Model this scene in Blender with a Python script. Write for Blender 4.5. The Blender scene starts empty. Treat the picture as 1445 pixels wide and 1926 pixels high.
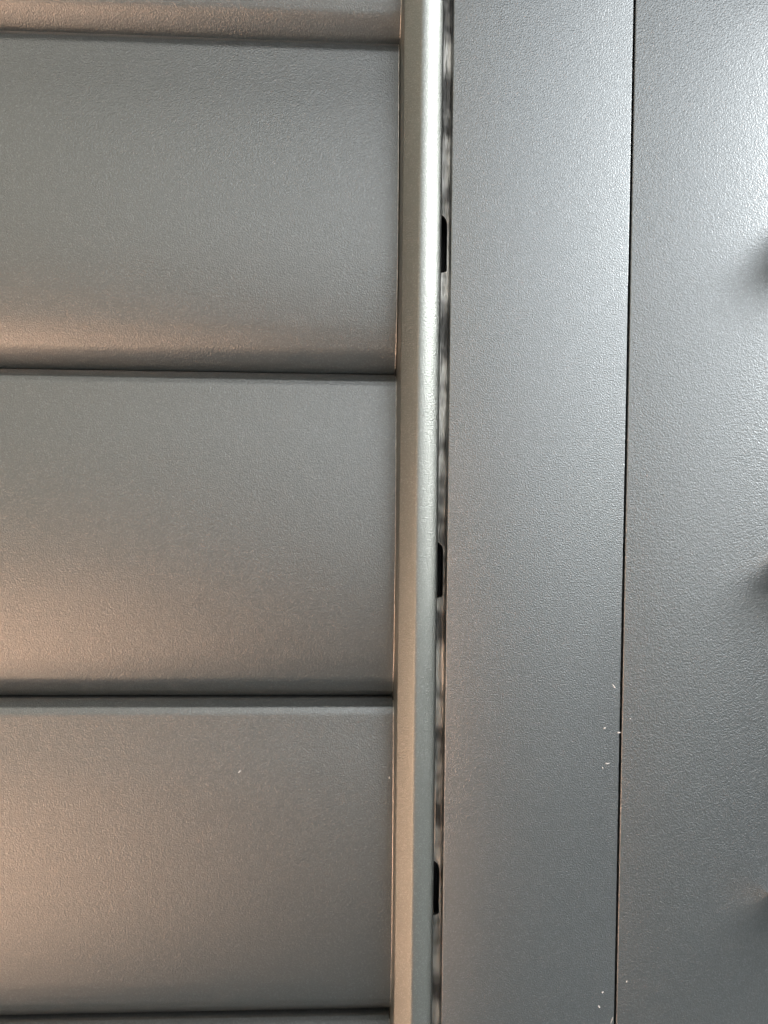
import bpy, bmesh, math, random
from mathutils import Matrix, Vector, noise as mnoise
random.seed(7)
C = bpy.context.scene.collection
S = bpy.context.scene

# ---------------------------------------------------------------- camera
H = 1.30                                   # height of the middle of the picture above the ground
cam_d = bpy.data.cameras.new("camera"); cam = bpy.data.objects.new("camera", cam_d); C.objects.link(cam)
cam_d.sensor_fit = 'VERTICAL'; cam_d.sensor_height = 24.0; cam_d.sensor_width = 18.0
cam_d.lens = 24.0 * 1450 / 1926
cam_d.dof.use_dof = True; cam_d.dof.focus_distance = 0.188; cam_d.dof.aperture_fstop = 4.8
cam_d.clip_start = 0.005; cam_d.clip_end = 3000
RX, RY, RZ = 0.0297, -0.0430, 0.0087
def cam_matrix():
    c, s = math.cos, math.sin
    X = Matrix(((1,0,0),(0,c(RX),-s(RX)),(0,s(RX),c(RX))))
    Y = Matrix(((c(RY),0,s(RY)),(0,1,0),(-s(RY),0,c(RY))))
    Z = Matrix(((c(RZ),-s(RZ),0),(s(RZ),c(RZ),0),(0,0,1)))
    R = Z @ Y @ X
    f = lambda r: Vector((r[0], r[2], -r[1]))
    right, down, fwd = f(R[0]), f(R[1]), f(R[2])
    M = Matrix((right, -down, -fwd)).transposed().to_4x4()
    M.translation = Vector((-0.0234, -0.1857, H - 0.0280))
    return M
cam.matrix_world = cam_matrix()
S.camera = cam

# ---------------------------------------------------------------- sky, sun, exposure
SUN_EL = math.radians(29); SUN_AZ = math.radians(84)   # azimuth clockwise from +Y (behind the shutter), 90 = +X
w = bpy.data.worlds.new("World"); S.world = w; w.use_nodes = True
nt = w.node_tree; bg = nt.nodes['Background']
sky = nt.nodes.new('ShaderNodeTexSky'); sky.sky_type = 'NISHITA'; sky.sun_disc = False
sky.sun_elevation = SUN_EL; sky.sun_rotation = SUN_AZ
sky.air_density = 0.8; sky.dust_density = 6.0; sky.ozone_density = 0.6; sky.altitude = 100
hs = nt.nodes.new('ShaderNodeHueSaturation'); hs.inputs['Saturation'].default_value = 0.08   # thin white veil of cloud
nt.links.new(sky.outputs[0], hs.inputs['Color']); nt.links.new(hs.outputs[0], bg.inputs[0]); bg.inputs[1].default_value = 0.15
sd = bpy.data.lights.new("sun", 'SUN'); sd.energy = 2.1; sd.angle = math.radians(0.5); sd.color = (1.0, 0.94, 0.82)
sun = bpy.data.objects.new("sun", sd); C.objects.link(sun)
sdir = Vector((math.sin(SUN_AZ)*math.cos(SUN_EL), math.cos(SUN_AZ)*math.cos(SUN_EL), math.sin(SUN_EL)))
sun.rotation_euler = sdir.to_track_quat('Z', 'Y').to_euler(); sun.location = (3, 3, 5)
S.view_settings.view_transform = 'Standard'; S.view_settings.look = 'None'
S.view_settings.exposure = 2.57; S.view_settings.gamma = 1.0
S.cycles.use_denoising = True

# ---------------------------------------------------------------- materials
def new_mat(name):
    m = bpy.data.materials.new(name); m.use_nodes = True
    return m, m.node_tree, m.node_tree.nodes['Principled BSDF']

def powder_coat(name, col, rough=0.31, metal=0.92, peel=1.0, flake=0.22):
    """grey pearl powder coating: pebbled orange-peel relief and fine mica flakes"""
    m, nt, p = new_mat(name); N = nt.nodes.new; L = nt.links.new
    tc = N('ShaderNodeTexCoord')
    # relief
    n1 = N('ShaderNodeTexNoise'); n1.inputs['Scale'].default_value = 2900; n1.inputs['Detail'].default_value = 1.0; n1.inputs['Roughness'].default_value = 0.5
    n2 = N('ShaderNodeTexNoise'); n2.inputs['Scale'].default_value = 420; n2.inputs['Detail'].default_value = 1.0
    L(tc.outputs['Object'], n1.inputs['Vector']); L(tc.outputs['Object'], n2.inputs['Vector'])
    b1 = N('ShaderNodeBump'); b1.inputs['Strength'].default_value = peel; b1.inputs['Distance'].default_value = 0.0002
    b2 = N('ShaderNodeBump'); b2.inputs['Strength'].default_value = peel*0.12; b2.inputs['Distance'].default_value = 0.00012
    L(n1.outputs['Fac'], b1.inputs['Height']); L(n2.outputs['Fac'], b2.inputs['Height']); L(b2.outputs[0], b1.inputs['Normal'])
    L(b1.outputs[0], p.inputs['Normal'])
    # flakes
    v = N('ShaderNodeTexVoronoi'); v.inputs['Scale'].default_value = 4200
    L(tc.outputs['Object'], v.inputs['Vector'])
    sep = N('ShaderNodeSeparateColor'); L(v.outputs['Color'], sep.inputs[0])
    mr = N('ShaderNodeMapRange'); mr.inputs['From Min'].default_value = 0.72; mr.inputs['From Max'].default_value = 1.0
    L(sep.outputs[0], mr.inputs['Value'])
    mx = N('ShaderNodeMix'); mx.data_type = 'RGBA'
    mx.inputs['A'].default_value = (*col, 1); mx.inputs['B'].default_value = (*[min(1, c*(1+1.3*flake)) for c in col], 1)
    L(mr.outputs[0], mx.inputs['Factor']); L(mx.outputs['Result'], p.inputs['Base Color'])
    mr2 = N('ShaderNodeMapRange'); mr2.inputs['To Min'].default_value = rough-0.05; mr2.inputs['To Max'].default_value = rough+0.06
    L(n2.outputs['Fac'], mr2.inputs['Value']); L(mr2.outputs[0], p.inputs['Roughness'])
    p.inputs['Metallic'].default_value = metal
    return m

COAT = powder_coat('pearl_grey_powder_coat', (0.202, 0.218, 0.224), peel=0.60)
COAT_BEAD = powder_coat('satin_pearl_grey_powder_coat', (0.200, 0.213, 0.200), rough=0.42, peel=0.50)
COAT_FINE = powder_coat('fine_pearl_grey_powder_coat', (0.166, 0.176, 0.175), peel=0.50)
m, nt, p = new_mat('bare_aluminium'); ALU = m
p.inputs['Base Color'].default_value = (0.62, 0.60, 0.56, 1); p.inputs['Metallic'].default_value = 1; p.inputs['Roughness'].default_value = 0.32
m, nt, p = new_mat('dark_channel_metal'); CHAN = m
p.inputs['Base Color'].default_value = (0.30, 0.27, 0.24, 1); p.inputs['Metallic'].default_value = 0.9; p.inputs['Roughness'].default_value = 0.30
tc = nt.nodes.new('ShaderNodeTexCoord'); mp = nt.nodes.new('ShaderNodeMapping'); mp.inputs['Scale'].default_value = (900, 900, 110)
n = nt.nodes.new('ShaderNodeTexNoise'); n.inputs['Scale'].default_value = 1; n.inputs['Detail'].default_value = 3
nt.links.new(tc.outputs['Object'], mp.inputs[0]); nt.links.new(mp.outputs[0], n.inputs['Vector'])
b = nt.nodes.new('ShaderNodeBump'); b.inputs['Strength'].default_value = 0.8; b.inputs['Distance'].default_value = 0.0006
nt.links.new(n.outputs['Fac'], b.inputs['Height']); nt.links.new(b.outputs[0], p.inputs['Normal'])
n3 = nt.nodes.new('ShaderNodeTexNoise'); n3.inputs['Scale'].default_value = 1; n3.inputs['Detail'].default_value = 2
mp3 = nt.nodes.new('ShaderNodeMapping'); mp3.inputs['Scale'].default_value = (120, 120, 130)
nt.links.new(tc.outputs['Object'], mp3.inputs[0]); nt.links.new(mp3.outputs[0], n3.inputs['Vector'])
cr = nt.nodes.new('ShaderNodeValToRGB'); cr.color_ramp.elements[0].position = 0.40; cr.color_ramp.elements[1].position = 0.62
cr.color_ramp.elements[0].color = (0.08, 0.08, 0.077, 1); cr.color_ramp.elements[1].color = (0.44, 0.44, 0.415, 1)  # dark and pale blotches painted in for blurred reflections in the channel
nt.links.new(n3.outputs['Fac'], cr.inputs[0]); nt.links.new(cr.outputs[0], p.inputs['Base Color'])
m, nt, p = new_mat('black_void'); VOID = m
p.inputs['Base Color'].default_value = (0.008, 0.007, 0.008, 1); p.inputs['Roughness'].default_value = 0.6
m, nt, p = new_mat('white_grit'); GRIT = m
p.inputs['Base Color'].default_value = (0.62, 0.61, 0.60, 1); p.inputs['Roughness'].default_value = 0.7

# ---------------------------------------------------------------- helpers
def obj(name, bm, mat, parent=None, smooth=True):
    me = bpy.data.meshes.new(name); bm.to_mesh(me); bm.free()
    if smooth:
        for f in me.polygons: f.use_smooth = True
    me.materials.append(mat)
    o = bpy.data.objects.new(name, me); C.objects.link(o)
    if parent: o.parent = parent
    return o
def thing(name, label, cat, loc=(0,0,0), group=None):
    o = bpy.data.objects.new(name, None); C.objects.link(o); o.location = loc
    o.empty_display_size = 0.05; o['label'] = label; o['category'] = cat
    if group: o['group'] = group
    return o
def box_bm(x0, x1, y0, y1, z0, z1, bev=0.0, seg=3):
    bm = bmesh.new(); bmesh.ops.create_cube(bm, size=1)
    for v in bm.verts:
        v.co = Vector(((x0+x1)/2 + v.co.x*(x1-x0), (y0+y1)/2 + v.co.y*(y1-y0), (z0+z1)/2 + v.co.z*(z1-z0)))
    if bev: bmesh.ops.bevel(bm, geom=list(bm.edges), offset=bev, segments=seg, affect='EDGES', profile=0.5)
    return bm
def extrude_bm(pts, a, b, axis, closed=True):
    """extrude a 2-D outline; axis 'z': pts are (x,y); axis 'x': pts are (y,z)"""
    bm = bmesh.new()
    mk = (lambda p, t: (p[0], p[1], t)) if axis == 'z' else (lambda p, t: (t, p[0], p[1]))
    A = [bm.verts.new(mk(p, a)) for p in pts]; B = [bm.verts.new(mk(p, b)) for p in pts]
    n = len(pts)
    for i in range(n if closed else n-1):
        j = (i+1) % n; bm.faces.new((A[i], A[j], B[j], B[i]))
    if closed:
        bm.faces.new(A); bm.faces.new(B[::-1])
    bmesh.ops.recalc_face_normals(bm, faces=bm.faces)
    return bm
def smooth_curve(ctrl, n=10):
    """Catmull-Rom through control points"""
    out = []
    P = [ctrl[0]] + list(ctrl) + [ctrl[-1]]
    for i in range(1, len(P)-2):
        p0, p1, p2, p3 = P[i-1], P[i], P[i+1], P[i+2]
        for k in range(n):
            t = k/n
            out.append(tuple(0.5*((2*p1[a]) + (-p0[a]+p2[a])*t + (2*p0[a]-5*p1[a]+4*p2[a]-p3[a])*t*t + (-p0[a]+3*p1[a]-3*p2[a]+p3[a])*t**3) for a in (0,1)))
    out.append(tuple(ctrl[-1])); return out
def autosmooth(o, ang=40):
    me = o.data
    bm = bmesh.new(); bm.from_mesh(me)
    for e in bm.edges:
        e.smooth = not (len(e.link_faces) == 2 and e.calc_face_angle(0) > math.radians(ang))
    bm.to_mesh(me); bm.free()
    return o

P = 0.0846          # slat pitch
ZL, ZH = H - 0.40, H + 0.40     # shutter bottom and top
XS = 0.0439         # seam

# ---------------------------------------------------------------- surroundings out of the frame, mostly added to shape what the coating mirrors
def plain(name, col, rough=0.85, sc=3.0, amt=0.25):
    m, nt, p = new_mat(name)
    tc = nt.nodes.new('ShaderNodeTexCoord'); n = nt.nodes.new('ShaderNodeTexNoise'); n.inputs['Scale'].default_value = sc; n.inputs['Detail'].default_value = 6
    mx = nt.nodes.new('ShaderNodeMix'); mx.data_type = 'RGBA'
    mx.inputs['A'].default_value = (*[c*(1-amt) for c in col], 1); mx.inputs['B'].default_value = (*[min(1, c*(1+amt)) for c in col], 1)
    nt.links.new(tc.outputs['Object'], n.inputs['Vector']); nt.links.new(n.outputs['Fac'], mx.inputs['Factor'])
    nt.links.new(mx.outputs['Result'], p.inputs['Base Color']); p.inputs['Roughness'].default_value = rough
    return m
def struct(name, bm, mat):
    o = obj(name, bm, mat, smooth=False); o['kind'] = 'structure'; return o
struct('ground', box_bm(-400, 400, -700, 400, -0.5, 0.0), plain('pale_concrete', (0.31, 0.31, 0.305), sc=1.0))
struct('added_patio', box_bm(-0.65, 14, -5.2, 0.04, -0.02, 0.03), plain('dark_slate', (0.038, 0.046, 0.050), sc=8.0))  # unseen dark paving, added so the lower surfaces mirror something dark
struct('added_terrace', box_bm(-1.58, -0.65, -4.2, -0.7, -0.02, 0.02), plain('terracotta_paving', (0.46, 0.33, 0.25), sc=4.0))  # unseen warm paving, laid out to give the slats a warm glow
struct('unseen_wall', box_bm(-1.9, 1.2, 0.045, 0.3, 0.0, 2.6), plain('render_wall', (0.55, 0.53, 0.50)))
struct('unseen_wall', box_bm(-1.9, -1.6, -13.0, 0.045, 0.0, 7.5), plain('added_wing_wall', (0.085, 0.077, 0.064)))  # added unseen house wing, tall and dark to darken the slats' reflections
struct('added_dark_bed', box_bm(-1.58, -0.65, -0.7, 0.04, -0.02, 0.03), plain('dark_slate_gravel', (0.024, 0.034, 0.040), sc=12.0))  # added dark strip, darkens what the down-turned slat lips mirror
struct('added_eaves', box_bm(-0.8, 0.8, -1.0, 0.3, 2.45, 2.55), plain('added_soffit_dark', (0.05, 0.075, 0.09), sc=6.0))  # added overhang, unseen, blocks the sky above the slat grooves
struct('added_hedge', box_bm(-1.5, 0.12, -4.6, -3.8, 0.0, 1.5), plain('added_hedge_dark', (0.014, 0.024, 0.028), sc=9.0))  # invented dark blocker, unseen, keeps the slat grooves dark
struct('added_garden_wall', box_bm(5.0, 5.25, -5.0, -0.6, 0.0, 2.1), plain('added_garden_wall_dark', (0.05, 0.06, 0.06), sc=5.0))  # added unseen blocker, dims the bead's highlight lower down
struct('added_wall_base', box_bm(-1.9, -1.58, -4.2, 0.045, 0.0, 0.76), plain('terracotta_brick', (0.66, 0.42, 0.30), sc=6.0))  # added warm reflector, unseen, gives bead and slats their peach glow

# ---------------------------------------------------------------- left shutter leaf
leaf = thing('window_shutter', 'grey shutter leaf of wide flat slats beside a rounded bead, left of the seam', 'shutter', (0, 0, ZL))
def part(name, bm, mat, parent, ang=40, smooth=True):
    o = obj(name, bm, mat, None, smooth)
    o.data.transform(Matrix.Translation(-parent_world(parent)))
    o.parent = parent
    return autosmooth(o, ang) if smooth else o
def parent_world(o):
    v = Vector((0,0,0))
    while o: v += o.location; o = o.parent
    return v

part('stile', box_bm(0.0, XS-0.0006, 0.0, 0.030, ZL, ZH, 0.00025), COAT, leaf)
# channel between bead and stile
SLOTS = [H + 0.0318 - 0.0800 + 0.0800*k for k in range(-3, 5)]
def slot_loop(zc, xc=-0.0024, hw=0.0020, hl=0.0067, n=10):
    pts = []
    for i in range(n+1):
        a = math.pi*i/n; pts.append((xc + hw*math.cos(a), zc + hl - hw + hw*math.sin(a)*1.4))
    for i in range(n+1):
        a = math.pi + math.pi*i/n; pts.append((xc + hw*math.cos(a), zc - hl + hw*0.3 + hw*math.sin(a)*0.3))
    return pts
def channel_bm():
    bm = bmesh.new(); es = []
    loops = [[(-0.0100, ZL), (-0.00001, ZL), (-0.00001, ZH), (-0.0100, ZH)]] + [slot_loop(z) for z in SLOTS]
    for lp in loops:
        vs = [bm.verts.new((x, 0.0042, z)) for x, z in lp]
        for i in range(len(vs)): es.append(bm.edges.new((vs[i], vs[(i+1) % len(vs)])))
    bmesh.ops.triangle_fill(bm, edges=es, use_beauty=True)
    r = bmesh.ops.extrude_face_region(bm, geom=list(bm.faces))
    for v in [g for g in r['geom'] if isinstance(g, bmesh.types.BMVert)]: v.co.y += 0.0012
    bmesh.ops.recalc_face_normals(bm, faces=bm.faces)
    return bm
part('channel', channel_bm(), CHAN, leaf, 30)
part('channel_back', box_bm(-0.0039, -0.00001, 0.0120, 0.030, ZL, ZH), VOID, leaf)
def tube_bm(path, r, n=6):
    bm = bmesh.new(); rings = []
    for i, p in enumerate(path):
        d = (Vector(path[min(i+1, len(path)-1)]) - Vector(path[max(i-1, 0)])).normalized()
        u = d.cross(Vector((0.3, 1, 0.1))).normalized(); v = d.cross(u)
        rr = r * (0.35 if i in (0, len(path)-1) else random.uniform(0.7, 1.2))
        rings.append([bm.verts.new(Vector(p) + (u*math.cos(2*math.pi*k/n) + v*math.sin(2*math.pi*k/n))*rr) for k in range(n)])
    for a, b in zip(rings, rings[1:]):
        for k in range(n): bm.faces.new((a[k], a[(k+1) % n], b[(k+1) % n], b[k]))
    bm.faces.new(rings[0][::-1]); bm.faces.new(rings[-1])
    bmesh.ops.recalc_face_normals(bm, faces=bm.faces)
    return bm
for z in SLOTS:                      # bright metal burr round the top of each punched slot
    lp = slot_loop(z)[2:6]
    part('bright_edge', tube_bm([(x, 0.0041, zz) for x, zz in lp], 0.00012), ALU, leaf)
part('bright_edge', tube_bm([(-0.0020, 0.0016, H + z) for z in [-0.1175 + 0.0015*i for i in range(12)]], 0.00009), ALU, leaf)  # thin bright thread along the bead's right edge
# bead
bx = [(-0.0021, 0.0040), (-0.0021, 0.0018), (-0.0025, 0.0006), (-0.0034, -0.0006), (-0.0046, -0.0017), (-0.0059, -0.0025), (-0.0070, -0.0029), (-0.0078, -0.0029), (-0.0085, -0.0025), (-0.0092, -0.0020), (-0.0115, -0.0002)]
cur = smooth_curve(bx[1:-1], 6)
prof = [(-0.0021, 0.0060)] + cur + [(-0.0115, -0.0002), (-0.0117, 0.0000), (-0.0118, 0.0003), (-0.0118, 0.0250), (-0.0040, 0.0250), (-0.0040, 0.0060)]
part('glazing_bead', extrude_bm(prof, ZL, ZH, 'z'), COAT_BEAD, leaf, 50)
# slats
def slat_curve():
    ctrl = [(0.0116, 0.0000), (0.0107, -0.0006), (0.0100, -0.0012), (0.0094, -0.0018), (0.0091, -0.0025), (0.0088, -0.0035), (0.0086, -0.0052), (0.0082, -0.0090), (0.0070, -0.020), (0.0061, -0.032), (0.0056, -0.044), (0.0056, -0.054), (0.0061, -0.063), (0.0069, -0.0700), (0.0076, -0.0736), (0.0081, -0.0755), (0.0085, -0.0768), (0.0090, -0.0778), (0.0096, -0.0787), (0.0103, -0.0796), (0.0111, -0.0805), (0.0120, -0.0814), (0.0129, -0.0822)]
    return smooth_curve([(y + 0.0040, z*1.0242) for y, z in ctrl], 6)
def slat_mesh():
    c = slat_curve()
    pts = c + [(0.0260, -0.0842), (0.0260, 0.0000)]
    return extrude_bm(pts, -0.42, -0.0122, 'x')
def cut_bm():
    rnd = random.Random(3)
    bm = bmesh.new(); rings = []
    pts = [p for p in slat_curve() if -0.0832 < p[1] < -0.0004]
    fine = []
    for a, b in zip(pts, pts[1:]):
        m = max(1, int(abs(b[1]-a[1])/0.0007))
        for i in range(m): fine.append((a[0]+(b[0]-a[0])*i/m, a[1]+(b[1]-a[1])*i/m))
    for y, z in fine:
        j = rnd.uniform(-0.00004, 0.00004); w = 0.00017 + rnd.uniform(-0.00003, 0.00004)
        rings.append([bm.verts.new(c) for c in ((-0.0122+j, y-0.00002, z), (-0.0122+w*0.5, y-0.00012+j, z), (-0.0122+w, y-0.00002, z), (-0.0122+w, y+0.0012, z))])
    for a, b in zip(rings, rings[1:]):
        for k in range(3): bm.faces.new((a[k], a[k+1], b[k+1], b[k]))
    bmesh.ops.recalc_face_normals(bm, faces=bm.faces)
    return bm
SLZ = [0, 0, -0.0006, 0, 0, 0, 0, 0, 0, 0]; CUT0 = None; SLX = [0.0, -0.0002, 0.0001, 0.00025, 0.0001, -0.0001, 0.0003, -0.0001, 0.0, 0.0001]
SLAT0 = None
for k in range(-4, 5):
    zj = H + 0.0017 + P*k
    if SLAT0 is None:
        o = part('slat', slat_mesh(), COAT_FINE, leaf, 60); o.data.transform(Matrix.Translation(Vector((0,0,ZL)))) ; SLAT0 = o
    else:
        o = SLAT0.copy(); C.objects.link(o); o.parent = leaf
    o.location = (SLX[k+4], random.uniform(-0.0001, 0.0001), zj + SLZ[k+4] - ZL)
    if CUT0 is None:
        e = obj('cut_edge', cut_bm(), ALU); CUT0 = e
    else:
        e = CUT0.copy(); C.objects.link(e)
    e.parent = o
# ---------------------------------------------------------------- right leaf
leaf2 = thing('window_shutter', 'plain flat grey shutter leaf right of the thin dark seam', 'shutter', (0.06, 0, ZL))
part('stile', box_bm(XS, 0.0860, 0.0002, 0.030, ZL, ZH, 0.00025), COAT, leaf2)

def blade_bm():
    pts = []
    n = 20; Lb, Tb = 0.022, 0.0036
    for i in range(n):
        a = 2*math.pi*i/n
        u, v = Lb/2*math.cos(a), Tb/2*math.sin(a)
        t = math.radians(-33)           # sloping out and down
        yy, zz = -u, v
        # outward (-y) end lower
        pts.append((-(u*math.cos(t)) - 0.009, u*math.sin(t) + v*math.cos(t) - 0.006))
    return extrude_bm(pts, 0.0829, 0.42, 'x')
B0 = None
for k in range(-5, 5):
    if B0 is None:
        o = part('slat', blade_bm(), COAT, leaf2, 60); o.data.transform(Matrix.Translation(parent_world(leaf2))); B0 = o
    else:
        o = B0.copy(); C.objects.link(o); o.parent = leaf2
    o.location = (-0.06 + {0: 0.0012, -1: 0.0008, -2: -0.0007}.get(k, 0), 0, H + 0.0400 + 0.0830*k - (0.0025 if k == -2 else 0) - ZL)

# ---------------------------------------------------------------- white grit and lint on the coating
def fleck(x, y, z, L, W, ang, label, seed):
    rnd = random.Random(seed); bm = bmesh.new()
    n = 9; top = []; base = []
    for i in range(n):
        a = 2*math.pi*i/n; r = rnd.uniform(0.75, 1.15)
        u, v = L/2*math.cos(a)*r, W/2*math.sin(a)*r
        q = (u*math.cos(ang) - v*math.sin(ang), u*math.sin(ang) + v*math.cos(ang))
        base.append(bm.verts.new((q[0], 0, q[1]))); top.append(bm.verts.new((q[0]*0.6, -W*0.35*rnd.uniform(0.7, 1.2), q[1]*0.6)))
    for i in range(n):
        j = (i+1) % n; bm.faces.new((base[i], base[j], top[j], top[i]))
    bm.faces.new(top); bm.faces.new(base[::-1]); bmesh.ops.recalc_face_normals(bm, faces=bm.faces)
    o = obj('grit_fleck', bm, GRIT, None, False); o.location = (x, y, H + z)
    o['label'] = label; o['category'] = 'fleck'; o['group'] = 'white flecks on the grey coating'
R = math.radians
F = [
 (0.0416, -0.0759, 0.0013, 0.00035, R(-52), 'slanting white lint sliver high beside the thin seam, left of it'),
 (0.0395, -0.0863, 0.0006, 0.0005, R(20), 'round white speck left of the seam, above the pair of flecks'),
 (0.0431, -0.0874, 0.0009, 0.0004, R(8), 'small white fleck touching the left edge of the thin seam'),
 (0.0459, -0.0840, 0.0004, 0.0003, R(30), 'lone tiny white speck just right of the seam at mid height'),
 (0.0404, -0.0951, 0.0012, 0.0004, R(8), 'horizontal white fleck, upper one of the close pair left of seam'),
 (0.0392, -0.0962, 0.0006, 0.00028, R(-65), 'tiny upright white fleck, lower one of the close pair left of seam'),
 (0.0402, -0.1526, 0.0005, 0.00045, R(0), 'round white speck at the top of the low cluster left of seam'),
 (0.0394, -0.1562, 0.0010, 0.0004, R(-60), 'slanting pale fleck in the low cluster left of the seam'),
 (0.0427, -0.1597, 0.0022, 0.00022, R(72), 'long thin white splinter at the bottom edge left of the seam'),
 (0.0463, -0.1501, 0.0007, 0.0003, R(65), 'lowest white fleck right of the thin seam'),
 (-0.0513, -0.1007, 0.0010, 0.0003, R(40), 'slanting white fleck in the middle of a wide slat'),
 (-0.0129, -0.1024, 0.0008, 0.00035, R(-85), 'white fleck at the slat end beside the rounded bead'),
]
for i, (x, z, L_, W_, a_, lab) in enumerate(F):
    y = -0.00003
    if x < 0: 
        zz = ((z - 0.0017) % P) - P; c = slat_curve(); y = min(c, key=lambda q: abs(q[1]-zz))[0] - 0.0001
    if x > XS: y = 0.00015
    fleck(x, y, z, L_, W_, a_, lab, i)
